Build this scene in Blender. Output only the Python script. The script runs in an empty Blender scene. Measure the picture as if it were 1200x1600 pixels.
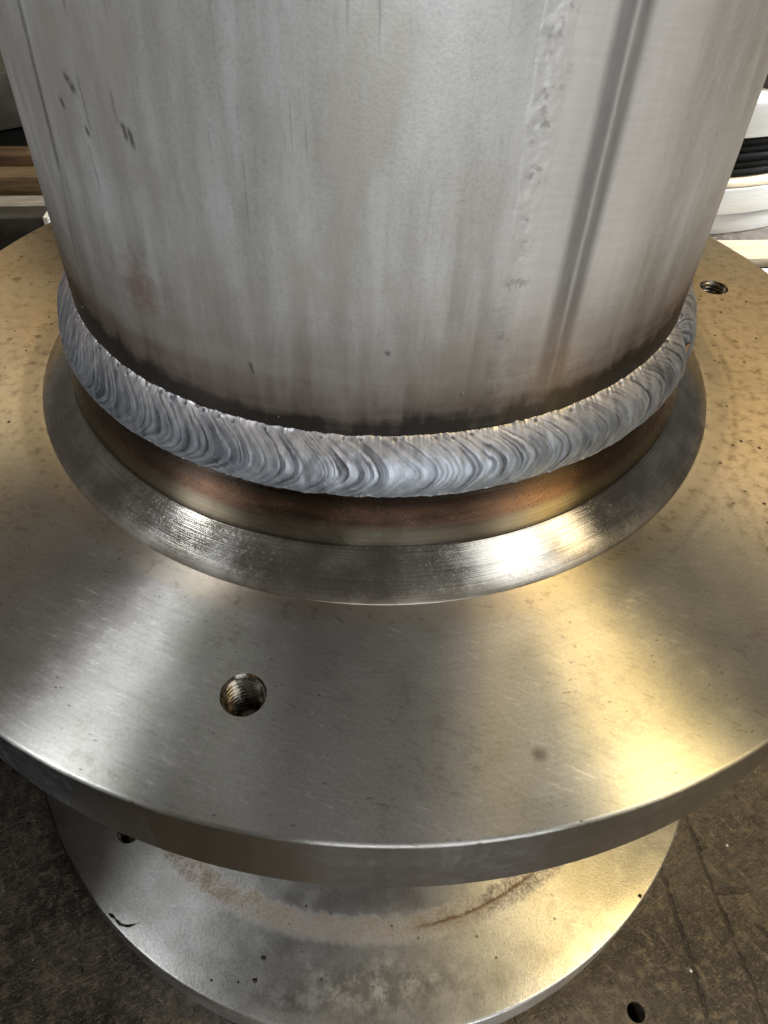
import bpy, bmesh, math, random
import numpy as np
from mathutils import Vector, Matrix

random.seed(7)
rng = np.random.default_rng(7)
S = bpy.context.scene
COL = S.collection
PI = math.pi

# ------------------------------------------------------------------ camera
FPX, IMG_H = 1158.1, 1600.0
cam_d = bpy.data.cameras.new('camera')
cam = bpy.data.objects.new('camera', cam_d)
COL.objects.link(cam)
yaw, pitch, roll = math.radians(-2.318), math.radians(43.155), math.radians(0.111)
fw = Vector((math.sin(yaw)*math.cos(pitch), math.cos(yaw)*math.cos(pitch), -math.sin(pitch)))
rt = fw.cross(Vector((0, 0, 1))).normalized()
up = rt.cross(fw)
rt, up = rt*math.cos(roll)+up*math.sin(roll), -rt*math.sin(roll)+up*math.cos(roll)
M = Matrix((rt, up, -fw)).transposed().to_4x4()
M.translation = Vector((0, -0.25403, 0.17840))
cam.matrix_world = M
cam_d.sensor_fit = 'VERTICAL'
cam_d.sensor_height = 24.0
cam_d.lens = FPX/IMG_H*24.0
cam_d.shift_x = 57.8/IMG_H
cam_d.shift_y = -105.6/IMG_H
cam_d.clip_start = 0.01
cam_d.clip_end = 60
S.camera = cam

# ------------------------------------------------------------------ light
W = bpy.data.worlds.new('World'); S.world = W; W.use_nodes = True
bg = W.node_tree.nodes['Background']
bg.inputs['Color'].default_value = (1.0, 0.94, 0.86, 1)
bg.inputs['Strength'].default_value = 0.14

def lamp(name, az, el, dist, sx, sy, color, power, target=(0, 0, -0.05)):
    """rectangular lamp: az clockwise from +Y seen from above, el above horizon"""
    a, e = math.radians(az), math.radians(el)
    d = Vector((math.sin(a)*math.cos(e), math.cos(a)*math.cos(e), math.sin(e)))
    l = bpy.data.lights.new(name, 'AREA'); l.shape = 'RECTANGLE'
    l.size = sx; l.size_y = sy; l.color = color; l.energy = power
    o = bpy.data.objects.new(name, l); COL.objects.link(o)
    o.location = Vector(target)+d*dist
    o.rotation_euler = d.to_track_quat('Z', 'Y').to_euler()
    return o

lamp('window_light', 127, 46, 2.2, 0.52, 0.95, (0.93, 0.97, 1.0), 7)
lamp('warm_ceiling_lamp', 97, 59, 2.2, 0.12, 0.46, (1.0, 0.73, 0.27), 15)
lamp('warm_wall_lamp', 109, 44, 2.2, 0.18, 0.8, (1.0, 0.80, 0.50), 4)
lamp('side_window_light', -110, 54, 2.4, 0.22, 0.60, (0.95, 0.98, 1.0), 14)
lamp('front_fill_light', 168, 6, 2.6, 1.7, 1.0, (0.93, 0.97, 1.0), 27)  # added low front fill to brighten pipe and weld, not a real doorway
lamp('rear_hall_lamp', 38, 36, 2.6, 1.3, 0.6, (1.0, 0.80, 0.48), 6.5)
lamp('rear_hall_lamp', -38, 34, 2.6, 0.8, 0.5, (1.0, 0.80, 0.50), 4)

stack_fill = lamp('stack_fill_light', 80, 28, 1.15, 0.5, 0.5, (0.92, 0.97, 1.0), 4.5, (0.50, 0.70, -0.2))  # added lamp, narrowed to brighten only the ring stack behind
stack_fill.data.spread = math.radians(36)

S.view_settings.view_transform = 'Standard'
S.view_settings.look = 'None'
S.view_settings.exposure = 0.12
S.view_settings.gamma = 1.0
S.view_settings.use_curve_mapping = False
S.render.engine = 'CYCLES'
S.cycles.max_bounces = 5
S.cycles.diffuse_bounces = 2
S.cycles.glossy_bounces = 4
S.cycles.transmission_bounces = 0
S.cycles.caustics_reflective = False
S.cycles.use_adaptive_sampling = True
S.cycles.adaptive_threshold = 0.03
S.cycles.use_denoising = True
S.cycles.sample_clamp_indirect = 4.0
S.cycles.time_limit = 900

# ------------------------------------------------------------------ node expressions
class V:
    """scalar node socket with arithmetic"""
    def __init__(s, t, sock): s.t, s.s = t, sock
    def _m(s, op, *a):
        n = s.t.nodes.new('ShaderNodeMath'); n.operation = op
        for i, v in enumerate((s,)+a):
            if isinstance(v, V): s.t.links.new(v.s, n.inputs[i])
            else: n.inputs[i].default_value = v
        return V(s.t, n.outputs[0])
    def __add__(s, o): return s._m('ADD', o)
    __radd__ = __add__
    def __sub__(s, o): return s._m('SUBTRACT', o)
    def __rsub__(s, o): return (s*-1.0)+o
    def __mul__(s, o): return s._m('MULTIPLY', o)
    __rmul__ = __mul__
    def __truediv__(s, o): return s._m('DIVIDE', o)
    def abs(s): return s._m('ABSOLUTE')
    def sqrt(s): return s._m('SQRT')
    def pow(s, e): return s._m('POWER', e)
    def exp(s): return s._m('EXPONENT')
    def min(s, o): return s._m('MINIMUM', o)
    def max(s, o): return s._m('MAXIMUM', o)
    def ramp(s, a, b, lo=0.0, hi=1.0):
        """smooth step from a to b"""
        n = s.t.nodes.new('ShaderNodeMapRange'); n.interpolation_type = 'SMOOTHSTEP'
        rev = a > b
        if rev: a, b, lo, hi = b, a, hi, lo
        s.t.links.new(s.s, n.inputs[0])
        for i, v in enumerate((a, b, lo, hi)): n.inputs[i+1].default_value = v
        return V(s.t, n.outputs[0])
    def gauss(s, c, w):
        d = (s-c)*(1.0/w)
        return (d*d*-1.0).exp()

class Mat:
    def __init__(s, name):
        s.m = bpy.data.materials.new(name); s.m.use_nodes = True
        s.t = s.m.node_tree
        s.b = s.t.nodes['Principled BSDF']
        tc = s.t.nodes.new('ShaderNodeTexCoord')
        s.P = tc.outputs['Object']
        sp = s.t.nodes.new('ShaderNodeSeparateXYZ'); s.t.links.new(s.P, sp.inputs[0])
        s.x, s.y, s.z = [V(s.t, o) for o in sp.outputs]
        s._r = s._th = None
    @property
    def r(s):
        if s._r is None: s._r = (s.x*s.x+s.y*s.y).sqrt()
        return s._r
    @property
    def th(s):           # 0 at the front (-Y), + to the right
        if s._th is None: s._th = s.x._m('ARCTAN2', s.y*-1.0)
        return s._th
    def vec(s, x, y, z):
        n = s.t.nodes.new('ShaderNodeCombineXYZ')
        for i, v in enumerate((x, y, z)):
            if isinstance(v, V): s.t.links.new(v.s, n.inputs[i])
            else: n.inputs[i].default_value = v
        return n.outputs[0]
    def noise(s, vec=None, scale=1.0, detail=4.0, rough=0.55, dist=0.0):
        n = s.t.nodes.new('ShaderNodeTexNoise')
        s.t.links.new(vec if vec is not None else s.P, n.inputs['Vector'])
        n.inputs['Scale'].default_value = scale; n.inputs['Detail'].default_value = detail
        n.inputs['Roughness'].default_value = rough; n.inputs['Distortion'].default_value = dist
        return V(s.t, n.outputs['Fac'])
    def voronoi(s, vec=None, scale=1.0, feature='F1', rand=1.0):
        n = s.t.nodes.new('ShaderNodeTexVoronoi'); n.feature = feature
        s.t.links.new(vec if vec is not None else s.P, n.inputs['Vector'])
        n.inputs['Scale'].default_value = scale; n.inputs['Randomness'].default_value = rand
        return V(s.t, n.outputs['Distance'])
    def mix(s, f, a, b):
        n = s.t.nodes.new('ShaderNodeMix'); n.data_type = 'RGBA'
        if isinstance(f, V): s.t.links.new(f.s, n.inputs[0])
        else: n.inputs[0].default_value = f
        for i, c in ((6, a), (7, b)):
            if isinstance(c, tuple): n.inputs[i].default_value = (*c, 1)
            else: s.t.links.new(c, n.inputs[i])
        return n.outputs[2]
    def seg(s, u, v, a, b, w, wob=None):
        """soft mask along the segment a-b in the (u,v) plane, half width w"""
        dx, dy = b[0]-a[0], b[1]-a[1]; L = math.hypot(dx, dy); dx /= L; dy /= L
        du, dv = u-a[0], v-a[1]
        al = du*dx+dv*dy
        ac = du*(-dy)+dv*dx
        if wob is not None: ac = ac+wob
        m = ac.abs().ramp(w*0.45, w, 1.0, 0.0)
        return m*al.ramp(-w, w)*al.ramp(L-min(w*4, L*0.4), L+w, 1.0, 0.0)
    def finish(s, color, metal=1.0, rough=0.4, aniso=0.0, bump=None, strength=0.3, dist=0.001, spec=None):
        b = s.b
        def put(n, v):
            if isinstance(v, V): s.t.links.new(v.s, b.inputs[n])
            elif isinstance(v, tuple): b.inputs[n].default_value = (*v, 1)
            elif isinstance(v, (int, float)): b.inputs[n].default_value = v
            else: s.t.links.new(v, b.inputs[n])
        put('Base Color', color); put('Metallic', metal); put('Roughness', rough)
        if spec is not None: put('Specular IOR Level', spec)
        if aniso:
            put('Anisotropic', aniso)
            tn = s.t.nodes.new('ShaderNodeTangent'); tn.direction_type = 'RADIAL'; tn.axis = 'Z'
            s.t.links.new(tn.outputs[0], b.inputs['Tangent'])
            b.inputs['Anisotropic Rotation'].default_value = 0.25
        if bump is not None:
            bn = s.t.nodes.new('ShaderNodeBump')
            bn.inputs['Strength'].default_value = strength; bn.inputs['Distance'].default_value = dist
            s.t.links.new(bump.s, bn.inputs['Height']); s.t.links.new(bn.outputs[0], b.inputs['Normal'])
        return s.m

def rad(d): return math.radians(d)
def TH(deg):            # polar angle (deg from +X) -> shader angle (0 at -Y, + right)
    a = math.radians(deg); return math.atan2(math.cos(a), -math.sin(a))

# ------------------------------------------------------------------ materials
def mat_plate():
    m = Mat('turned_stainless_plate')
    r, th = m.r, m.th
    lath = m.noise(m.vec(r*1300.0, th*1.5, 0.0), 1.0, 2, 0.6)
    mot = m.noise(None, 30, 5, 0.65)
    sc = m.noise(m.vec((m.x*0.94-m.y*0.34)*150.0, (m.y*0.94+m.x*0.34)*900.0, 0.0), 1.0, 4, 0.7)
    fine = m.noise(None, 1100, 2, 0.6)
    big = m.noise(None, 9, 2, 0.5)
    gr2 = m.noise(None, 240, 4, 0.70)
    col = m.mix(big.ramp(0.36, 0.64), (0.385, 0.385, 0.355), (0.45, 0.42, 0.405))
    col = m.mix(mot.ramp(0.36, 0.66)*0.55, col, (0.56, 0.55, 0.53))
    col = m.mix(lath.ramp(0.42, 0.66)*0.14, col, (0.25, 0.24, 0.22))
    col = m.mix(gr2.ramp(0.48, 0.66)*mot.ramp(0.62, 0.42)*0.45, col, (0.24, 0.225, 0.195))
    col = m.mix(fine.ramp(0.42, 0.66)*0.25, col, (0.26, 0.25, 0.225))
    fle = sc.ramp(0.54, 0.70)*mot.ramp(0.42, 0.58)
    col = m.mix(fle*0.60, col, (0.70, 0.69, 0.66))
    drk = sc.ramp(0.44, 0.34)*mot.ramp(0.56, 0.44)
    col = m.mix(drk*0.45, col, (0.19, 0.175, 0.14))
    # short dark dashes of dirt caught in the turning marks
    dsh = m.voronoi(m.vec(r*480.0, th*32.0, 0.0), 1.0)
    spk = dsh.ramp(0.04, 0.15, 1, 0)*m.noise(m.vec(r*45.0, th*6.0, 8.0), 1.0, 2, 0.5).ramp(0.48, 0.56)
    col = m.mix(spk*0.6, col, (0.08, 0.07, 0.05))
    # warm reflection painted in tan on the sides, with brown stain at the back
    warm = (big.ramp(0.30, 0.6)*0.6+0.4)*(m.x.abs().ramp(0.06, 0.14))*m.y.ramp(-0.16, -0.04)
    col = m.mix(warm*0.8, col, (0.40, 0.30, 0.165))
    col = m.mix(warm*gr2.ramp(0.48, 0.66)*0.35, col, (0.20, 0.145, 0.075))
    col = m.mix(warm*sc.ramp(0.52, 0.66)*0.4, col, (0.60, 0.50, 0.32))
    # dirt ring beside the hub and worn arcs
    rj = r+(mot-0.5)*0.004
    halo = (rj+(gr2-0.5)*0.003).ramp(0.1405, 0.1365)
    col = m.mix(halo*0.45, col, (0.42, 0.36, 0.27))
    col = m.mix(halo*gr2.ramp(0.54, 0.66)*0.4, col, (0.15, 0.12, 0.08))
    col = m.mix(r.gauss(0.1316, 0.0007)*gr2.ramp(0.36, 0.56)*0.4, col, (0.52, 0.46, 0.37))
    arc_ = (r+(big-0.5)*0.006).gauss(0.1415, 0.0013)*th.ramp(0.35, 1.1)*mot.ramp(0.35, 0.6)
    col = m.mix(arc_*sc.ramp(0.3, 0.6)*0.6, col, (0.14, 0.11, 0.07))
    # pits, drops
    pits = m.voronoi(None, 190).ramp(0.06, 0.16, 1, 0)*(big.ramp(0.50, 0.58)).max(m.x.ramp(-0.10, -0.135)*mot.ramp(0.44, 0.52))
    col = m.mix(pits*0.85, col, (0.05, 0.04, 0.03))
    k0 = None
    for (a, rr, w) in ((-75.7, .1778, .0026), (-36.7, .1463, .0014), (166, .1695, .0020), (-177.6, .1501, .0014), (-178.5, .1389, .0012), (2, .150, .001)):
        px, py = rr*math.cos(rad(a)), rr*math.sin(rad(a))
        dx, dy = m.x-px, m.y-py
        d = ((dx*dx+dy*dy).sqrt()+(mot-0.5)*0.006).ramp(w*0.4, w*1.3, 1, 0)
        k0 = d if k0 is None else k0.max(d)
    col = m.mix(k0*0.55, col, (0.09, 0.065, 0.04))
    col = m.mix(m.z.ramp(-0.0008, -0.0018)*0.85, col, (0.41, 0.413, 0.42))
    rgh = (mot.ramp(0.3, 0.7, 0.315, 0.36)+gr2.ramp(0.45, 0.7, 0, 0.05)+fle*0.08+pits*0.2+halo*0.06)*m.z.ramp(-0.0004, -0.0016, 1.0, 0.52)
    return m.finish(col, 1.0, rgh, 1.0, lath*0.45+fine*0.12+gr2*0.15-spk*0.5, 0.07, 0.0004)

def mat_hub():
    m = Mat('turned_stainless_hub')
    r, th, z = m.r, m.th, m.z
    lath2 = m.noise(m.vec((z-r)*1500.0, th*2.5, 0.0), 1.0, 3, 0.65)
    mot = m.noise(None, 60, 4, 0.6)
    big = m.noise(m.vec(th*1.6, z*60.0, 0.0), 1.0, 4, 0.6)
    col = m.mix(mot.ramp(0.35, 0.7), (0.25, 0.235, 0.205), (0.43, 0.42, 0.40))
    zz = z+(big-0.5)*0.005+(mot-0.5)*0.002
    tint = zz.ramp(0.0135, 0.0185)
    col = m.mix(tint*0.92, col, (0.125, 0.070, 0.052))
    col = m.mix((big-0.35+mot*0.3).ramp(0.18, 0.42)*tint*0.75, col, (0.46, 0.27, 0.19))
    col = m.mix(zz.ramp(0.0215, 0.0275)*0.92, col, (0.045, 0.030, 0.025))
    col = m.mix(zz.gauss(0.0135, 0.0028)*0.75, col, (0.44, 0.385, 0.28))
    col = m.mix((z+(lath2-0.5)*0.0012).gauss(0.0100, 0.0008)*0.8, col, (0.12, 0.10, 0.075))
    grit = m.noise(None, 1000, 2, 0.7)
    dust = (z+(grit-0.5)*0.006).ramp(0.0040, 0.0003, 0, 1)*(0.4+mot*0.6)
    col = m.mix(dust*0.35, col, (0.30, 0.25, 0.18))
    col = m.mix(lath2.ramp(0.48, 0.66)*0.5, col, (0.15, 0.135, 0.11))
    col = m.mix(grit.ramp(0.56, 0.72)*z.ramp(0.0095, 0.006)*0.18, col, (0.55, 0.53, 0.50))
    rgh = mot.ramp(0.3, 0.7, 0.12, 0.18)+dust*0.25+tint*0.08+grit.ramp(0.5, 0.7, 0, 0.08)
    return m.finish(col, 1.0, rgh, 0.3, lath2*0.7+mot*0.2, 0.10, 0.0005)

def mat_pipe():
    m = Mat('satin_stainless_pipe')
    th, z = m.th, m.z
    a = th*0.1095                                    # arc length, metres
    streak = m.noise(m.vec(a*150.0, z*16.0, 0.0), 1.0, 4, 0.62)
    streak2 = m.noise(m.vec(a*430.0, z*60.0, 5.0), 1.0, 3, 0.65)
    mot = m.noise(None, 40, 5, 0.66)
    fine = m.noise(None, 1300, 2, 0.65)
    col = m.mix(streak.ramp(0.30, 0.70), (0.46, 0.455, 0.44), (0.57, 0.57, 0.565))
    col = m.mix(mot.ramp(0.46, 0.70)*0.5, col, (0.47, 0.45, 0.41))
    col = m.mix(streak2.ramp(0.56, 0.72)*0.40, col, (0.36, 0.35, 0.34))
    col = m.mix(fine.ramp(0.35, 0.65)*0.12, col, (0.75, 0.75, 0.75))
    col = m.mix(fine.ramp(0.50, 0.30)*0.14, col, (0.25, 0.245, 0.24))
    cl = m.noise(m.vec(a*34.0, z*13.0, 3.0), 1.0, 5, 0.68)
    col = m.mix(cl.ramp(0.46, 0.62)*0.55, col, (0.40, 0.375, 0.325))
    col = m.mix(cl.ramp(0.46, 0.32)*0.45, col, (0.66, 0.66, 0.66))
    scr = m.noise(m.vec(a*900.0, z*22.0, 6.0), 1.0, 2, 0.6)
    col = m.mix(scr.ramp(0.64, 0.72)*cl.ramp(0.40, 0.55)*0.45, col, (0.24, 0.23, 0.22))
    # painted reflection: bright band beside the seam, with two dark strips
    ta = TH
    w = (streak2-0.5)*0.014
    refl = (th+w).ramp(ta(-77.0), ta(-71.5))*(th+w).ramp(ta(-50), ta(-60), 0, 1)
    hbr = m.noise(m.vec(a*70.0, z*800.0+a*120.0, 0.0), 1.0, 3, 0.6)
    col = m.mix((refl*(0.55+hbr*0.5)).min(1.0), col, (0.86, 0.86, 0.865))
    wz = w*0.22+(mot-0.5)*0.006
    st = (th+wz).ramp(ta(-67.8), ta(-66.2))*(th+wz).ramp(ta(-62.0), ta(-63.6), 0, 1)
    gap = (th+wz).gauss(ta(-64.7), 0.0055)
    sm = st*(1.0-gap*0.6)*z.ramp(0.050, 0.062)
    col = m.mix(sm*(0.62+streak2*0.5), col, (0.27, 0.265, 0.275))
    gr = m.noise(None, 230, 4, 0.68)
    seam = (th+w*1.5+(gr-0.5)*0.02).gauss(ta(-73.0), 0.030)
    col = m.mix(seam*gr.ramp(0.42, 0.62)*0.55, col, (0.80, 0.80, 0.795))
    col = m.mix(seam*gr.ramp(0.46, 0.34)*0.5, col, (0.22, 0.21, 0.20))
    # heat tint above the bead, reaching higher on the sides
    zz = z+(streak-0.5)*0.012+(mot-0.5)*0.012+(gr-0.5)*0.006-th*th*0.010
    hb = m.noise(m.vec(a*9.0, z*150.0, 1.0), 1.0, 4, 0.65)
    zz = zz+(hb-0.5)*0.012
    col = m.mix(zz.ramp(0.098, 0.054)*0.80, col, (0.195, 0.158, 0.13))
    col = m.mix(zz.ramp(0.065, 0.0495)*0.78, col, (0.075, 0.055, 0.044))
    col = m.mix(zz.ramp(0.0535, 0.0475)*0.9, col, (0.014, 0.011, 0.009))
    # long scribe line and handling marks on the left
    wb = (streak2-0.5)*0.0007
    line = m.seg(a, z, (TH(-133.7)*.1095, .175), (TH(-136.2)*.1095, .1), .0013, wb*1.6)
    line2 = m.seg(a, z, (TH(-136.2)*.1095, .1), (TH(-142)*.1095, .055), .0006, wb)
    mk = (line*(0.35+streak2*0.7)).max(line2*0.4)
    jit = (gr-0.5)*0.0022+(fine-0.5)*0.0006
    for (dg, z0, L, ww) in ((-127.9, .1270, .0014, .0012), (-127.3, .1252, .0018, .0013), (-130.3, .1207, .0016, .0011), (-126.2, .1163, .0020, .0008), (-125.2, .144, .009, .0006), (-125.6, .122, .012, .0005), (-126.6, .107, .012, .0004), (-118.7, .1176, .0045, .0008), (-119.6, .1186, .0040, .0007), (-120.4, .123, .008, .0007), (-106, .064, .004, .0006), (-88, .073, .0009, .0007)):
        c = TH(dg)*.1095
        mk = mk.max(m.seg(a, z, (c-.0004, z0+L/2), (c+.0004, z0-L/2), ww, jit)*(0.4 if L > .007 else 1.0))
    col = m.mix(mk*0.75, col, (0.08, 0.075, 0.075))
    # rust bloom
    da, dz = a-TH(-122.6)*.1095, z-.079
    d = (da*da+dz*dz*0.64).sqrt()+(mot-0.5)*0.014+(gr-0.5)*0.016
    col = m.mix(d.ramp(.0010, .0095, 1, 0)*0.6, col, (0.22, 0.11, 0.075))
    rgh = streak.ramp(0.3, 0.7, 0.42, 0.54)-refl*0.10
    return m.finish(col, 0.42, rgh, 0.0, streak2*0.3+fine*0.5+hbr*refl*0.4, 0.12, 0.0005)

def mat_seam():
    m = Mat('brushed_seam_weld')
    mot = m.noise(None, 260, 6, 0.65)
    hz = m.noise(m.vec(m.th*60.0, m.z*260.0, 0.0), 1.0, 4, 0.6)
    col = m.mix(mot.ramp(0.35, 0.7), (0.46, 0.455, 0.445), (0.70, 0.70, 0.695))
    zz = m.z+(mot-0.5)*0.01
    col = m.mix(zz.ramp(0.095, 0.058)*0.6, col, (0.25, 0.21, 0.18))
    col = m.mix(zz.ramp(0.062, 0.049)*0.9, col, (0.03, 0.022, 0.02))
    return m.finish(col, 0.42, 0.46, 0.0, mot+hz*0.5, 0.25, 0.0005)

def mat_weld():
    m = Mat('oxidised_weld_metal')
    at = m.t.nodes.new('ShaderNodeAttribute'); at.attribute_name = 'oxide_glint'
    sp = m.t.nodes.new('ShaderNodeSeparateColor'); m.t.links.new(at.outputs['Color'], sp.inputs[0])
    groove, vv, rnd = [V(m.t, o) for o in sp.outputs]
    glint = V(m.t, at.outputs['Alpha'])
    mot = m.noise(None, 420, 4, 0.65)
    col = m.mix(vv.ramp(0.12, 0.55), (0.49, 0.465, 0.465), (0.36, 0.39, 0.435))
    col = m.mix(rnd, col, (0.135, 0.15, 0.185))
    col = m.mix(mot.ramp(0.46, 0.70)*0.3, col, (0.56, 0.58, 0.61))
    col = m.mix(groove*0.88, col, (0.05, 0.052, 0.062))
    col = m.mix(glint*0.9, col, (0.80, 0.81, 0.83))
    rgh = mot.ramp(0.3, 0.7, 0.40, 0.52)+groove*0.15-glint*0.2
    return m.finish(col, 0.70, rgh, 0.0, mot, 0.20, 0.0004)

def mat_low():
    m = Mat('weathered_steel_flange')
    r, th = m.r, m.th
    mot = m.noise(None, 24, 5, 0.66)
    mid = m.noise(None, 130, 4, 0.68)
    fine = m.noise(None, 900, 2, 0.6)
    radial = m.noise(m.vec(r*220.0, th*70.0, 2.0), 1.0, 3, 0.68)
    col = m.mix(mot.ramp(0.33, 0.7), (0.50, 0.49, 0.475), (0.68, 0.68, 0.67))
    col = m.mix(mid.ramp(0.48, 0.68)*0.3, col, (0.38, 0.36, 0.32))
    col = m.mix(fine.ramp(0.40, 0.70)*0.35, col, (0.26, 0.25, 0.22))
    # dark wiped grease patch at the front
    arcw = (r+(mot-0.5)*0.030).gauss(0.179, 0.010)*(th+(mot-0.5)*0.3).gauss(0.05, 0.25)
    col = m.mix((arcw*mid.ramp(0.34, 0.60)*1.3).min(1.0)*0.7, col, (0.13, 0.125, 0.12))
    arc2 = (r+(mid-0.5)*0.012).gauss(0.187, 0.004)*th.gauss(-0.16, 0.10)
    col = m.mix(arc2*mid.ramp(0.4, 0.6)*0.6, col, (0.12, 0.11, 0.10))
    # rust ring
    rr = r+(radial-0.5)*0.006+(mid-0.5)*0.005+(mot-0.5)*0.004
    ru = rr.ramp(0.1475, 0.1515)*rr.ramp(0.1630, 0.1575, 0, 1)
    ru = ru*(0.30+mid.ramp(0.4, 0.62)*0.35+fine.ramp(0.40, 0.62)*0.35)*th.ramp(1.0, 0.62, 0.15, 1.0)
    col = m.mix(ru*0.9, col, (0.31, 0.24, 0.165))
    th_l = (r+(mid-0.5)*0.004+th*th*0.004).gauss(0.1555, 0.0009)*th.ramp(0.12, 0.28)*th.ramp(0.75, 0.55, 0, 1)
    col = m.mix(th_l*mid.ramp(0.3, 0.5)*0.9, col, (0.15, 0.08, 0.04))
    pits = m.voronoi(None, 120).ramp(0.05, 0.12, 1, 0)*mot.ramp(0.52, 0.58)
    col = m.mix(pits*0.8, col, (0.06, 0.05, 0.04))
    rgh = mot.ramp(0.3, 0.7, 0.31, 0.39)+mid.ramp(0.4, 0.7, 0, 0.06)+ru*0.3+arcw*0.1
    met = 1.0-ru*0.7-arcw*0.2
    return m.finish(col, met, rgh, 0.7, fine*0.4+mid*0.5+ru*radial*0.8, 0.14, 0.0005)

def mat_bench():
    m = Mat('grimy_steel_bench')
    x, y = m.x, m.y
    mot = m.noise(None, 22, 5, 0.68)
    mid = m.noise(None, 190, 4, 0.72)
    fine = m.noise(None, 800, 3, 0.7)
    d1 = m.noise(m.vec((x*0.8+y*0.6)*260.0, (y*0.8-x*0.6)*60.0, 0.0), 1.0, 4, 0.72)
    d2 = m.noise(m.vec((x*0.5-y*0.86)*330.0, (y*0.5+x*0.86)*50.0, 7.0), 1.0, 4, 0.72)
    col = m.mix(mot.ramp(0.34, 0.66), (0.045, 0.037, 0.029), (0.105, 0.087, 0.068))
    col = m.mix(mid.ramp(0.48, 0.66)*0.75, col, (0.19, 0.15, 0.105))
    col = m.mix(d1.ramp(0.56, 0.68)*0.6, col, (0.26, 0.215, 0.155))
    col = m.mix(d2.ramp(0.60, 0.70)*0.5, col, (0.030, 0.022, 0.016))
    col = m.mix(fine.ramp(0.58, 0.72)*0.6, col, (0.34, 0.29, 0.22))
    col = m.mix(mid.ramp(0.44, 0.32)*0.75, col, (0.022, 0.016, 0.012))
    spk = m.voronoi(None, 170).ramp(0.03, 0.07, 1, 0)*mot.ramp(0.53, 0.57)
    col = m.mix(spk*0.9, col, (0.62, 0.58, 0.5))
    wob = (mid-0.5)*0.0035+(mot-0.5)*0.010
    g = None
    for a, b, w in (((.176, .05), (.1864, -.0885), .0013), ((.1864, -.0885), (.1905, -.1435), .0012), ((.1905, -.1435), (.201, -.21), .0010),
                    ((.155, -.06), (.1644, -.1153), .0014), ((.1644, -.1153), (.1685, -.2), .0013),
                    ((.19, -.122), (.2094, -.1195), .0022), ((.205, -.135), (.25, -.20), .0013)):
        s_ = m.seg(x, y, a, b, w, wob)
        g = s_ if g is None else g.max(s_)
    g = g*mid.ramp(0.30, 0.50, 0.35, 1.0)
    col = m.mix(g*0.55, col, (0.022, 0.017, 0.013))
    rgh = mid.ramp(0.3, 0.7, 0.42, 0.62)
    return m.finish(col, 0.2, rgh, 0.0, mid*1.2+fine*0.5+d1*0.7+d2*0.7-g*1.0, 0.6, 0.0014)

def mat_simple(name, c1, c2, metal, rough, scale=40, stretch=None, bump=0.2, aniso=0.0, spec=None):
    m = Mat(name)
    v = None
    if stretch: v = m.vec(m.x*stretch[0], m.y*stretch[1], m.z*stretch[2])
    n = m.noise(v, scale, 6, 0.62)
    f = m.noise(None, 600, 3, 0.6)
    col = m.mix(n.ramp(0.32, 0.7), c1, c2)
    return m.finish(col, metal, n.ramp(0.3, 0.7, rough, rough+0.12), aniso, n+f*0.4, bump, 0.0008, spec)

MP, MH, MPI, MS, MW, ML, MB = mat_plate(), mat_hub(), mat_pipe(), mat_seam(), mat_weld(), mat_low(), mat_bench()
M_THR = mat_simple('oily_thread_steel', (0.10, 0.088, 0.07), (0.26, 0.235, 0.20), 1.0, 0.20, 300)
M_DARK = mat_simple('dark_mill_scale', (0.018, 0.017, 0.014), (0.040, 0.037, 0.031), 0.3, 0.5)
M_GREY = mat_simple('grey_painted_steel', (0.040, 0.037, 0.031), (0.065, 0.061, 0.052), 0.1, 0.5)
M_BLACK = mat_simple('black_rubber', (0.004, 0.004, 0.004), (0.008, 0.008, 0.008), 0.0, 0.7, spec=0.08)
M_WOOD = mat_simple('weathered_plank_wood', (0.075, 0.045, 0.02), (0.15, 0.098, 0.045), 0.0, 0.6, 1.0, (18, 160, 160), 0.4)
M_DWOOD = mat_simple('dark_stained_wood', (0.05, 0.026, 0.012), (0.11, 0.06, 0.028), 0.0, 0.55, 1.0, (18, 160, 160), 0.4)
M_WOOD2 = mat_simple('pale_plank_wood', (0.50, 0.42, 0.30), (0.68, 0.60, 0.46), 0.0, 0.6, 1.0, (18, 160, 160), 0.3)
M_BOARD = mat_simple('grey_worn_board', (0.17, 0.15, 0.12), (0.27, 0.245, 0.21), 0.0, 0.6, 1.0, (30, 120, 120), 0.3)
M_SHINY = mat_simple('bright_turned_steel', (0.74, 0.74, 0.73), (0.86, 0.86, 0.86), 0.45, 0.30, 1.0, (40, 40, 900), 0.15)
M_WHITE = mat_simple('pale_blue_plastic', (0.78, 0.84, 0.87), (0.84, 0.88, 0.90), 0.0, 0.4)
M_SWARF = mat_simple('burnt_swarf', (0.02, 0.016, 0.013), (0.06, 0.05, 0.04), 0.6, 0.4, 300)

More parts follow.
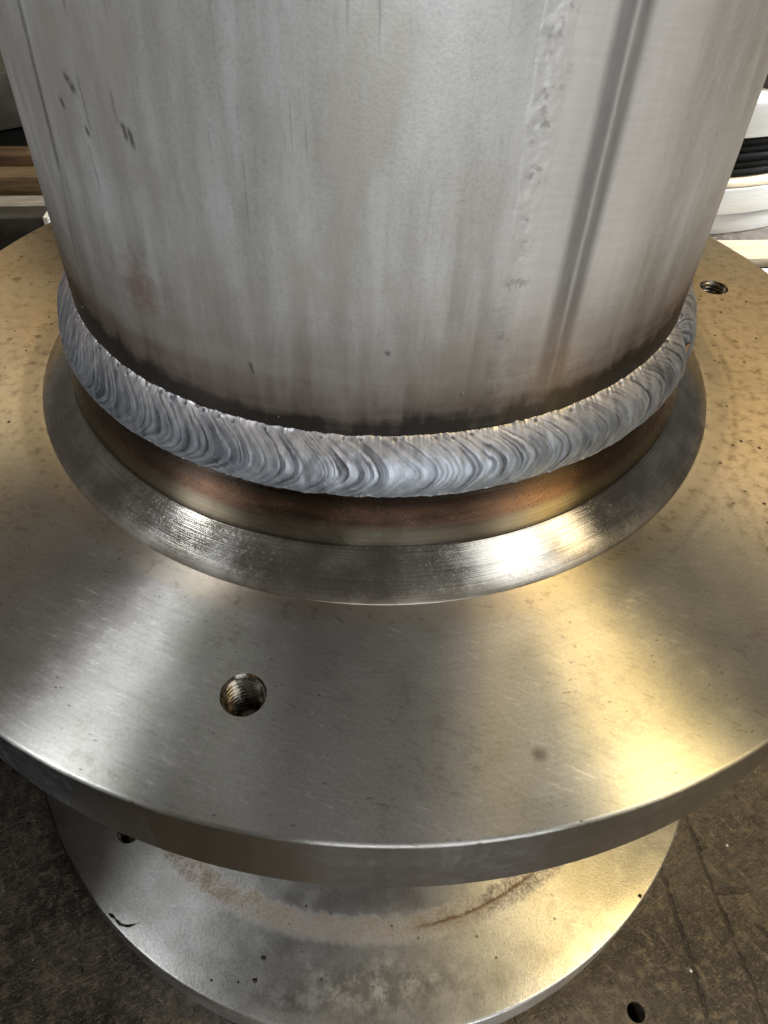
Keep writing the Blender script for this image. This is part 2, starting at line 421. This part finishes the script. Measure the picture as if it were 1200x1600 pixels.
# ------------------------------------------------------------------ mesh helpers
def link(name, me, mat, parent=None):
    o = bpy.data.objects.new(name, me)
    if mat and not me.materials: me.materials.append(mat)
    COL.objects.link(o)
    if parent is not None:
        o.parent = parent
        bpy.context.view_layer.update()
        o.matrix_parent_inverse = parent.matrix_world.inverted()
    return o
def thing(name, label, cat, loc, group=None):
    o = bpy.data.objects.new(name, None); COL.objects.link(o); o.location = loc
    o.empty_display_size = 0.05
    o['label'] = label; o['category'] = cat
    if group: o['group'] = group
    bpy.context.view_layer.update()
    return o
def tag(o, label, cat, group=None):
    o['label'] = label; o['category'] = cat
    if group: o['group'] = group
    return o
def lathe_mesh(name, prof, seg=256, closed=True, cx=0, cy=0, sharp=30):
    """revolve a closed (r,z) outline about a vertical axis"""
    n = len(prof)
    a = np.arange(seg)/seg*2*PI
    pr = np.array(prof)
    X = cx+np.outer(np.cos(a), pr[:, 0]); Y = cy+np.outer(np.sin(a), pr[:, 0])
    Z = np.tile(pr[:, 1], (seg, 1))
    vs = np.stack([X, Y, Z], -1).reshape(-1, 3)
    fs = []
    m = n if closed else n-1
    for i in range(seg):
        j = (i+1) % seg
        for k in range(m):
            l = (k+1) % n
            fs.append((i*n+k, j*n+k, j*n+l, i*n+l))
    me = bpy.data.meshes.new(name); me.from_pydata(vs.tolist(), [], fs); me.update()
    bm = bmesh.new(); bm.from_mesh(me); bmesh.ops.recalc_face_normals(bm, faces=bm.faces); bm.to_mesh(me); bm.free()
    smooth(me, sharp)
    return me
def smooth(me, ang=30):
    me.polygons.foreach_set('use_smooth', [True]*len(me.polygons))
    me.set_sharp_from_angle(angle=math.radians(ang))
def arc(cx, cz, r, a0, a1, n):
    return [(cx+r*math.cos(rad(a0+(a1-a0)*i/n)), cz+r*math.sin(rad(a0+(a1-a0)*i/n))) for i in range(n+1)]
def cut(me, cutters):
    """boolean difference of simple cylinders (x, y, z0, z1, radius)"""
    o = bpy.data.objects.new('tmp', me); COL.objects.link(o)
    tmp = []
    for (x, y, z0, z1, r) in cutters:
        cm = lathe_mesh('c', [(1e-5, z0), (r, z0), (r, z1), (1e-5, z1)], 64, True, x, y)
        c = bpy.data.objects.new('tmpc', cm); COL.objects.link(c); tmp.append(c)
        bm = o.modifiers.new('b', 'BOOLEAN'); bm.object = c; bm.operation = 'DIFFERENCE'; bm.solver = 'EXACT'
    dg = bpy.context.evaluated_depsgraph_get()
    out = bpy.data.meshes.new_from_object(o.evaluated_get(dg))
    for c in tmp+[o]: bpy.data.objects.remove(c)
    out.materials.clear()
    smooth(out, 30)
    return out
def box_mesh(name, x0, x1, y0, y1, z0, z1, bev=0.002, rot=0.0):
    bm = bmesh.new(); bmesh.ops.create_cube(bm, size=1)
    cx, cy = (x0+x1)/2, (y0+y1)/2
    for v in bm.verts:
        v.co = Vector((v.co.x*(x1-x0), v.co.y*(y1-y0), (z0+z1)/2+v.co.z*(z1-z0)))
    if bev: bmesh.ops.bevel(bm, geom=bm.edges[:], offset=bev, segments=2, affect='EDGES', profile=0.5)
    bmesh.ops.rotate(bm, verts=bm.verts, cent=(0, 0, 0), matrix=Matrix.Rotation(rot, 3, 'Z'))
    bmesh.ops.translate(bm, verts=bm.verts, vec=(cx, cy, 0))
    me = bpy.data.meshes.new(name); bm.to_mesh(me); bm.free(); smooth(me, 40)
    return me
def thread_mesh(name, x, y, ztop, depth, rmaj=0.0059, rmin=0.00500, pitch=0.00175, seg=48, rpt=10):
    """helical wall of a tapped hole with a drilled cone at the bottom"""
    turns = depth/pitch; rows = int(turns*rpt)
    vs, fs = [], []
    for i in range(rows+1):
        zz = depth*i/rows
        for k in range(seg):
            a = 2*PI*k/seg
            ph = (zz/pitch+k/seg) % 1.0
            tri = abs(ph*2-1)
            rr = rmin+(rmaj-rmin)*min(1, max(0, (1-tri)*1.35-0.1))
            if zz < 0.0011: rr = max(rr, rmaj+0.0003-(zz/0.0011)*(rmaj-rmin)*0.9)      # countersink
            vs.append((x+rr*math.cos(a), y+rr*math.sin(a), ztop-zz))
    for i in range(rows):
        for k in range(seg):
            l = (k+1) % seg
            fs.append((i*seg+k, i*seg+l, (i+1)*seg+l, (i+1)*seg+k))
    b = len(vs); vs.append((x, y, ztop-depth-0.002))
    for k in range(seg): fs.append((rows*seg+k, rows*seg+(k+1) % seg, b))
    me = bpy.data.meshes.new(name); me.from_pydata(vs, [], fs); me.update(); smooth(me, 50)
    return me

# cheap periodic value noise for geometry
def vnoise(u, v, per, seed):
    g = np.random.default_rng(seed).random((per, 64))
    iu = np.floor(u).astype(int); iv = np.floor(v).astype(int)
    fu = u-iu; fv = v-iv
    fu = fu*fu*(3-2*fu); fv = fv*fv*(3-2*fv)
    i0, i1 = iu % per, (iu+1) % per; j0, j1 = iv % 64, (iv+1) % 64
    return ((g[i0, j0]*(1-fu)+g[i1, j0]*fu)*(1-fv)+(g[i0, j1]*(1-fu)+g[i1, j1]*fu)*fv)-0.5

# ------------------------------------------------------------------ setting: bench
Z_LOW = -0.2312            # top of the lower flange
T_PL = 0.0293              # plate thickness
Z_B = Z_LOW-T_PL           # bench surface
bm_ = box_mesh('bench_top', -2.0, 2.0, -1.2, 2.4, Z_B-0.03, Z_B, 0.0)
bm_ = cut(bm_, [(0.1353, -0.1757, Z_B-0.022, Z_B+0.01, 0.0042)])
bench = link('bench_top', bm_, MB); bench['kind'] = 'structure'

# ------------------------------------------------------------------ lower flange (stands on the bench, carries the upper one)
R_PL = 0.1947
low = thing('flange_stub', 'dull stainless flange with rust ring, lying on the grimy bench under the welded pipe', 'flange', (0, 0, Z_B))
R_L = 0.1957
prof = [(0.100, Z_B), (R_L-0.001, Z_B), (R_L, Z_B+0.001)]+arc(R_L-0.0016, Z_LOW-0.0016, 0.0016, 0, 90, 5)
prof += [(0.185, Z_LOW), (0.17, Z_LOW), (0.156, Z_LOW), (0.140, Z_LOW), (0.100, Z_LOW)]
pl = lathe_mesh('flange_plate', prof, 384)
LOWH = [(-135.7, .1655), (-15.7, .1655), (104.3, .1655)]
pts = [(rr*math.cos(rad(a)), rr*math.sin(rad(a))) for a, rr in LOWH]
pl = cut(pl, [(x, y, Z_LOW-0.020, Z_LOW+0.01, 0.0060) for x, y in pts])
plo = link('flange_plate', pl, ML, low)
for x, y in pts: link('threaded_hole', thread_mesh('threaded_hole', x, y, Z_LOW-0.0002, 0.0165), M_THR, plo)
neck = lathe_mesh('neck', [(0.101, Z_LOW-0.001), (0.1285, Z_LOW-0.001), (0.1285, Z_LOW+0.002), (0.116, Z_LOW+0.012), (0.1095, Z_LOW+0.03), (0.1095, -T_PL-0.03), (0.116, -T_PL-0.012), (0.120, -T_PL), (0.101, -T_PL)], 192)
link('neck', neck, MH, low)

# ------------------------------------------------------------------ welded pipe with upper flange
asm = thing('flanged_pipe', 'upright satin stainless pipe welded to a wide turned flange plate', 'pipe', (0, 0, -T_PL))
# plate
prof = [(0.098, -T_PL+0.0003), (R_PL-0.0008, -T_PL+0.0003), (R_PL, -T_PL+0.0011)]
prof += arc(R_PL-0.0010, -0.0010, 0.0010, 0, 90, 6)
prof += [(0.18, 0), (0.165, 0), (0.15, 0), (0.138, 0), (0.098, 0)]
plate = lathe_mesh('flange_plate', prof, 512)
HOLES = [(-100.85, .1625), (17.15, .1620), (137.5, .1622)]
pts = [(rr*math.cos(rad(a)), rr*math.sin(rad(a))) for a, rr in HOLES]
plate = cut(plate, [(x, y, -0.022, 0.01, 0.0061) for x, y in pts])
plate_o = link('flange_plate', plate, MP, asm)
for x, y in pts: link('threaded_hole', thread_mesh('threaded_hole', x, y, -0.0001, 0.0185), M_THR, plate_o)
# hub: cone at the base, small step, neck up to the bead
prof = [(0.1005, -0.0012), (0.1313, -0.0012), (0.1306, 0.0003), (0.1298, 0.0011)]
prof += [(0.1275, 0.0027), (0.1240, 0.0052), (0.1210, 0.0073), (0.1180, 0.0094), (0.11775, 0.0097)]
prof += [(0.1170, 0.0130), (0.1164, 0.0160), (0.1159, 0.0190), (0.1156, 0.024), (0.1155, 0.029), (0.1155, 0.036), (0.1005, 0.036)]
hub = lathe_mesh('hub', prof, 512, sharp=14)
link('hub', hub, MH, asm)
# pipe
RP = 0.1095
pipe = lathe_mesh('pipe', [(RP-0.0085, 0.036), (RP, 0.036), (RP, 0.08), (RP, 0.16), (RP, 0.30), (RP, 0.4195), (RP-0.0005, 0.42), (RP-0.0085, 0.42)], 384)
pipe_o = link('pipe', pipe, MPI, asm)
# longitudinal seam on the pipe
nz, na = 1500, 16
zz = np.linspace(0.043, 0.419, nz)[:, None]*np.ones((1, na)); aa = np.ones((nz, 1))*np.linspace(-1, 1, na)[None]
cen = vnoise(zz*70, zz*0+3.5, 64, 3)*0.0012+vnoise(zz*260, zz*0+7.5, 128, 4)*0.0007
hw = 0.0036+vnoise(zz*120, zz*0+1.5, 64, 5)*0.0016
prf = np.clip(1-aa**2, 0, 1)
hgt = prf*(0.00005+vnoise(zz*330, aa*2+9, 256, 6)*0.00015+vnoise(zz*900, aa*5+9, 512, 8)*0.00010)-(np.abs(aa) > 0.99)*0.00004
ang = rad(-73.0)+(cen+aa*hw)/RP
rr = RP+hgt+0.00002
vs = np.stack([rr*np.cos(ang), rr*np.sin(ang), zz], -1).reshape(-1, 3)
idx = np.arange(nz*na).reshape(nz, na)
fs = np.stack([idx[:-1, :-1], idx[:-1, 1:], idx[1:, 1:], idx[1:, :-1]], -1).reshape(-1, 4)
me = bpy.data.meshes.new('seam_weld'); me.from_pydata(vs.tolist(), [], fs.tolist()); me.update(); smooth(me, 60)
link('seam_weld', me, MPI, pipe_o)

# weld bead: overlapping crescent ripples round the joint
def weld_bead():
    NU, NV = 3400, 52
    RM = 0.1140; CIRC = 2*PI*RM
    s = np.arange(NU)/NU*CIRC                         # arc length, s=0 at the front
    v = np.linspace(0, 1, NV)
    Sg, Vg = np.meshgrid(s, v, indexing='ij')
    per = 256
    U = Sg/CIRC*per
    # ripple front: long straight lead-in from the pipe toe, rounded nose, sweeping back at the lower toe
    slow = vnoise(U[:, :1]*0.25, U[:, :1]*0+4.5, per//4, 14)
    nose = 0.57+slow*0.05
    amp = 0.0098+vnoise(U[:, :1]*0.4, U[:, :1]*0+8.5, int(per*0.4), 15)*0.003
    gx = np.where(Vg < nose, amp*(1-np.abs((nose-Vg)/nose)**1.7), amp*(1-np.abs((Vg-nose)/(1-nose))**2.0))
    wob = vnoise(U*0.8, Vg*2.5, int(per*0.8), 11)*0.0006+vnoise(U*3, Vg*6, per*3, 12)*0.0005+vnoise(U*9, Vg*12, per*9, 13)*0.00016
    t = (Sg-gx+wob) % CIRC
    def band(period, seed, drift=0.0):
        """1D noise across the ripples, slowly changing along them"""
        n = int(round(CIRC/period))
        return vnoise(t/CIRC*n, Vg*drift+0.37*seed, n, seed)
    b1 = band(0.0019, 71, 0.3); b2 = band(0.0009, 72, 0.6); b3 = band(0.0005, 73, 1.2)
    # a few deep freeze lines: each scale overlaps the next
    g = np.random.default_rng(21); L = []; acc = 0
    while acc < CIRC-0.004: L.append(acc); acc += g.uniform(0.0017, 0.0030)
    pos = np.array(L+[CIRC]); dep = g.uniform(0.4, 1.0, len(L))*g.choice([0.3, 0.7, 1.0, 1.3], len(L))
    i1 = np.clip(np.searchsorted(pos, t, side='right')-1, 0, len(L)-1)
    w1 = pos[i1+1]-pos[i1]; x1 = (t-pos[i1])/w1; d1 = dep[i1]
    mid = np.clip(np.sin(PI*np.clip(Vg, 0.02, 0.98))**0.5, 0, 1)*np.clip(Vg/0.30, 0.35, 1)
    saw = d1*0.00015*(np.sqrt(np.clip(1-(x1*0.98)**2.4, 0, 1))-0.6)
    rough = vnoise(U*1.5, Vg*3, int(per*1.5), 31)*0.00030
    h = (saw*0.9+b1*0.00010+b2*0.00014+b3*0.00008)*mid+rough*mid
    patch = np.clip(vnoise(U*1.2, Vg*2.5, int(per*1.2), 41)*1.5+0.62, 0.10, 1)
    line1 = np.clip(1-np.minimum(x1*1.2, (1-x1)*0.45)*w1/0.00050, 0, 1)*np.clip(d1, 0, 1)
    line2 = np.clip((-b2-0.13)/0.16, 0, 1)*0.75+np.clip((-b3-0.18)/0.18, 0, 1)*0.45
    gro = np.clip((line1*0.95+line2)*patch, 0, 1)
    gro *= np.clip(Vg/0.12, 0.35, 1)*np.clip((1-Vg)/0.14, 0.3, 1)
    tone = np.clip(0.27-b1*0.6-b2*0.4-b3*0.4+vnoise(U*1.5, Vg*3, int(per*1.5), 51)*0.5, 0, 0.85)
    # pits at the upper toe, and glints painted along both toes
    np_ = int(round(CIRC/0.0052)); ph = (Sg/CIRC*np_) % 1.0
    jx = np.random.default_rng(81).random(np_+1)
    k = np.floor(Sg/CIRC*np_).astype(int) % np_
    du = (ph-0.25-0.5*jx[k])*0.0052; dv = (Vg-0.055-0.03*jx[(k*7) % np_])*0.019
    pit = np.exp(-(du/0.00045)**2-(dv/0.00045)**2)*(jx[(k*3+1) % np_] > 0.25)
    lit = np.exp(-((du-0.0011)/0.0008)**2-((dv+0.0004)/0.0005)**2)*(jx[(k*5+2) % np_] > 0.35)
    low_ = np.exp(-((Vg-0.945-vnoise(U*2, Vg*0+1.5, per*2, 83)*0.03)/0.012)**2)*np.clip(vnoise(U*3.5, Vg*0+2.5, int(per*3.5), 84)*3.2-0.1, 0, 1)
    top_ = np.exp(-((Vg-0.02)/0.02)**2)*np.clip(vnoise(U*5, Vg*0+2.5, per*5, 85)*3-0.2, 0, 1)
    h = h-pit*0.00045+lit*0.00012+low_*0.00022
    gro = np.clip(gro+pit*1.2, 0, 1)*(1-low_*0.8)
    glint = np.clip(lit*0.25+low_+top_*0.1, 0, 1)
    # profile: A (on the pipe) -> B (on the hub), bulging outwards
    wv = vnoise(U[:, :1]*0.5, U[:, :1]*0+2.5, per//2, 61)
    topj = vnoise(U[:, :1]*4, U[:, :1]*0+6.5, per*4, 64)*0.0005+vnoise(U[:, :1]*1.4, U[:, :1]*0+5.5, int(per*1.4), 62)*0.0007
    botj = wv*0.0016+vnoise(U[:, :1]*2, U[:, :1]*0+9.5, per*2, 63)*0.0007
    A = np.array([0.1093, 0.0462]); B = np.array([0.1165, 0.0293])
    bul = 0.0024*(1+wv*0.30)
    # stop / restart notch on the right hand side
    phi = s/CIRC*2*PI; phi = np.where(phi > PI, phi-2*PI, phi)       # angle from the front, + right
    st = rad(64.0)
    notch = np.exp(-((phi-st)/0.030)**2)[:, None]
    crater = np.clip((phi-st+0.10)/0.10, 0, 1)[:, None]*(phi < st+0.02)[:, None]
    bul = bul*(1-0.9*notch)
    az = A[1]+topj*(1-Vg)**5-notch*0.004*(1-Vg); bz = B[1]+botj*Vg
    r0 = A[0]*(1-Vg)+B[0]*Vg; z0 = az*(1-Vg)+bz*Vg
    # outward normal of the chord
    dxy = B-A; nrm = np.array([-dxy[1], dxy[0]])/np.hypot(*dxy)
    hump = np.sin(PI*np.clip(Vg, 0, 1)**1.12)**0.62
    off = bul*hump+h*(1-0.6*crater)
    R = r0+nrm[0]*off; Z = z0+nrm[1]*off
    # lower toe tucks under
    R = R-np.clip((Vg-0.97)/0.03, 0, 1)*0.0014
    PHI = s[:, None]/RM
    X = R*np.sin(PHI); Y = -R*np.cos(PHI)
    vs = np.stack([X, Y, Z], -1).reshape(-1, 3)
    idx = np.arange(NU*NV).reshape(NU, NV); nx = np.roll(idx, -1, 0)
    fs = np.stack([idx[:, :-1], idx[:, 1:], nx[:, 1:], nx[:, :-1]], -1).reshape(-1, 4)
    me = bpy.data.meshes.new('weld_bead'); me.from_pydata(vs.tolist(), [], fs.tolist()); me.update()
    smooth(me, 75)
    ca = me.color_attributes.new('oxide_glint', 'FLOAT_COLOR', 'POINT')
    gro = np.clip(gro+notch*0.5, 0, 1)
    c = np.stack([gro, Vg, tone, glint], -1).reshape(-1).astype(np.float32)
    ca.data.foreach_set('color', c)
    return me
bead = link('weld_bead', weld_bead(), MW, asm)

# spatter beads along the toes: too small to pick apart
bm = bmesh.new()
for i in range(70):
    a = rng.uniform(-2.0, 2.0)
    if rng.random() < 0.6: r_, z_ = 0.1098+rng.uniform(0, .0006), 0.0462+rng.normal(0, .0005)
    elif rng.random() < 0.5: r_, z_ = 0.1168, 0.0296+rng.normal(0, .0005)
    else: r_, z_ = RP, 0.048+abs(rng.normal(0, .006))
    d = rng.uniform(.00014, .00042)
    bmesh.ops.create_icosphere(bm, subdivisions=1, radius=d, matrix=Matrix.Translation((r_*math.sin(a), -r_*math.cos(a), z_)))
me = bpy.data.meshes.new('weld_spatter'); bm.to_mesh(me); bm.free(); smooth(me, 80)
sp = link('weld_spatter', me, M_THR, bead); sp['kind'] = 'stuff'

# ------------------------------------------------------------------ swarf and chips on the lower flange
def curl(name, pts, w):
    """thin twisted ribbon"""
    bm = bmesh.new(); prev = None
    for i, p in enumerate(pts):
        t = Vector(pts[min(i+1, len(pts)-1)])-Vector(pts[max(i-1, 0)]); t.normalize()
        n = t.cross(Vector((0, 0, 1))).normalized(); k = w[i]
        n = (n*math.cos(i*0.5)+Vector((0, 0, 1))*math.sin(i*0.5)*0.6)
        q = [Vector(p)+n*k+Vector((0, 0, .0002)), Vector(p)-n*k+Vector((0, 0, .0002)), Vector(p)-n*k-Vector((0, 0, .0001)), Vector(p)+n*k-Vector((0, 0, .0001))]
        cur = [bm.verts.new(c) for c in q]
        if prev:
            for j in range(4): bm.faces.new((prev[j], prev[(j+1) % 4], cur[(j+1) % 4], cur[j]))
        else: bm.faces.new(cur[::-1])
        prev = cur
    bm.faces.new(prev); bmesh.ops.recalc_face_normals(bm, faces=bm.faces)
    me = bpy.data.meshes.new(name); bm.to_mesh(me); bm.free(); smooth(me, 60)
    return me
P0 = [(-.1185, -.1531), (-.1172, -.1536), (-.1160, -.1545), (-.1150, -.1551), (-.1138, -.1560), (-.1121, -.1573), (-.1100, -.1577), (-.1078, -.1578), (-.1062, -.1573), (-.1044, -.1567), (-.1026, -.1559)]
W0 = [.0002, .0007, .0012, .0013, .0009, .0006, .0005, .0006, .0005, .0003, .0001]
sw = curl('metal_swarf', [(x, y, Z_LOW+0.0009) for x, y in P0], W0)
tag(link('metal_swarf', sw, M_SWARF), 'thin curled black metal shaving on the rim of the rusty lower flange', 'metal shaving')
def chip(name, r):
    bm = bmesh.new(); bmesh.ops.create_icosphere(bm, subdivisions=2, radius=r)
    for v in bm.verts: v.co = Vector((v.co.x*random.uniform(.6, 1.3), v.co.y*random.uniform(.5, 1.2), v.co.z*random.uniform(.35, .6)))
    me = bpy.data.meshes.new(name); bm.to_mesh(me); bm.free(); return me
for (x, y, r_) in ((-.0448, -.1765, .0011), (-.0418, -.1677, .0011), (-.0646, -.1773, .0006), (-.0522, -.1775, .0006), (.1393, -.1345, .0009)):
    me = chip('metal_chip', r_); me.transform(Matrix.Translation((0, 0, r_*0.3)))
    o = link('metal_chip', me, M_SWARF); o.location = (x, y, Z_LOW)
    tag(o, 'tiny dark metal chip lying on the rusty lower flange', 'metal chip', 'chips on the lower flange')
for (x, y, r_) in ((.118, -.197, .0011), (.166, -.158, .0008), (.1765, -.094, .0007), (.203, -.099, .0008), (-.135, -.205, .0006), (-.10, -.215, .0006)):
    me = chip('metal_chip', r_); me.transform(Matrix.Translation((0, 0, r_*0.3)))
    o = link('metal_chip', me, M_SHINY); o.location = (x, y, Z_B)
    lab = 'tiny bright metal chip on the dark bench beside the drilled hole' if x == .118 else 'tiny bright metal chip lying on the dark scratched bench'
    tag(o, lab, 'metal chip', 'bright chips on the bench')

# ------------------------------------------------------------------ things behind, right side
GX, GY = 0.36, 0.925
def disc(name, R, z0, z1, mat, label, cat, extra=None, cx=GX, cy=GY):
    prof = [(R*0.55, z0), (R-0.001, z0), (R, z0+0.001)]+(extra or [])+[(R, z1-0.004), (R-0.0015, z1-0.001), (R-0.004, z1), (R*0.55, z1)]
    return tag(link(name, lathe_mesh(name, prof, 256, True, cx, cy), mat), label, cat)
disc('steel_ring', 0.317, Z_B, Z_B+0.028, M_SHINY, 'stepped bright steel ring flat on the bench, lowest of the stack', 'ring')
disc('steel_ring', 0.322, Z_B+0.028, Z_B+0.0610, M_SHINY, 'polished steel ring under the thin cream gasket', 'ring')
disc('gasket_ring', 0.320, Z_B+0.0610, Z_B+0.0680, M_WOOD2, 'thin cream gasket ring between polished ring and black hose', 'gasket')
Z_S = Z_B+0.068
coil = thing('hose_coil', 'black ribbed rubber hose coiled on top of the cream gasket', 'hose', (GX, GY, Z_S))
for k in range(5):
    bm = bmesh.new(); R = 0.304-0.0015*(k % 2); rr_ = 0.0052
    n, q = 160, 10; g = []
    for i in range(n):
        a = 2*PI*i/n; g.append([bm.verts.new((GX+(R+rr_*math.cos(2*PI*j/q))*math.cos(a), GY+(R+rr_*math.cos(2*PI*j/q))*math.sin(a), Z_S+rr_+k*0.0092+rr_*math.sin(2*PI*j/q))) for j in range(q)])
    for i in range(n):
        for j in range(q): bm.faces.new((g[i][j], g[(i+1) % n][j], g[(i+1) % n][(j+1) % q], g[i][(j+1) % q]))
    me = bpy.data.meshes.new('hose_turn'); bm.to_mesh(me); bm.free(); smooth(me, 60)
    link('hose_turn', me, M_BLACK, coil)
Z_T = Z_S+0.0052*2+4*0.0092
disc('bright_ring', 0.310, Z_T, Z_T+0.040, M_SHINY, 'bright silvery ring resting on the black hose coil', 'ring')
# plank and pale sheet in front of the stack
tag(link('wood_plank', box_mesh('wood_plank', 0.385, 0.80, 0.545, 0.590, Z_B, Z_B+0.012, 0.0015, rad(4)), M_WOOD2), 'short pale wooden plank on the bench before the ring stack', 'plank')
tag(link('plastic_tray', box_mesh('plastic_tray', 0.40, 0.80, 0.425, 0.522, Z_B, Z_B+0.010, 0.002, rad(2)), M_WHITE), 'flat pale blue plastic sheet lying in front of the plank', 'sheet')
bolt = thing('hex_bolt', 'grey hex bolt standing on the silvery upper ring', 'bolt', (.452, .675, Z_T+.040))
zb = Z_T+.040
link('shank', lathe_mesh('shank', [(1e-4, zb+.012), (.006, zb+.012), (.006, zb+.05), (1e-4, zb+.05)], 24, True, .452, .675), M_GREY, bolt)
link('head', lathe_mesh('head', [(1e-4, zb), (.012, zb), (.013, zb+.001), (.013, zb+.011), (.012, zb+.012), (1e-4, zb+.012)], 6, True, .452, .675), M_GREY, bolt)

# ------------------------------------------------------------------ things behind, left side
def fbox(name, x1, y, length, depth, z0, z1, rot, bev=0.002):
    """box given by its right front corner; it runs to the left and back"""
    me = box_mesh(name, -length, 0, 0, depth, z0, z1, bev)
    me.transform(Matrix.Translation((x1, y, 0)) @ Matrix.Rotation(rad(rot), 4, 'Z'))
    return me
bar = thing('steel_bar', 'dark flat steel bar with a bright sawn end, on the bench behind the flange', 'steel bar', (-0.5, 0.52, Z_B))
link('bar_body', fbox('bar_body', -0.379, 0.524, 0.45, 0.032, Z_B, -0.2115, 4), M_DARK, bar)
link('sawn_end', fbox('sawn_end', -0.3735, 0.5240, 0.006, 0.0325, Z_B, -0.2110, 4, 0.001), M_SHINY, bar)
tag(link('grey_board', fbox('grey_board', -0.33, 0.602, 0.5, 0.052, Z_B, -0.2425, 3), M_BOARD), 'worn grey board lying flat behind the dark steel bar', 'board')
tag(link('wood_plank', fbox('wood_plank', -0.33, 0.664, 0.5, 0.036, Z_B, -0.223, 3, 0.003), M_WOOD), 'brown timber batten behind the worn grey board', 'plank')
tag(link('wood_plank', fbox('wood_plank', -0.33, 0.712, 0.5, 0.034, Z_B, -0.214, 3, 0.003), M_DWOOD), 'dark stained timber batten before the black rubber block', 'plank')
tag(link('rubber_block', fbox('rubber_block', -0.36, 0.868, 0.30, 0.16, Z_B, -0.206, 30, 0.004), M_BLACK), 'low black rubber block carrying the dark grey steel box', 'block')
tag(link('steel_box', fbox('steel_box', -0.36, 0.858, 0.32, 0.18, -0.206, -0.134, 30, 0.003), M_GREY), 'dark grey steel box on the black rubber block', 'box')
tag(link('shade_block', box_mesh('shade_block', -0.50, -0.2115, -0.42, 0.10, Z_B, -0.034, 0.004), M_BLACK), 'added black block close beside both flanges, shading the bench', 'block')  # added block, nearly out of view, keeps the side lamp off the bench
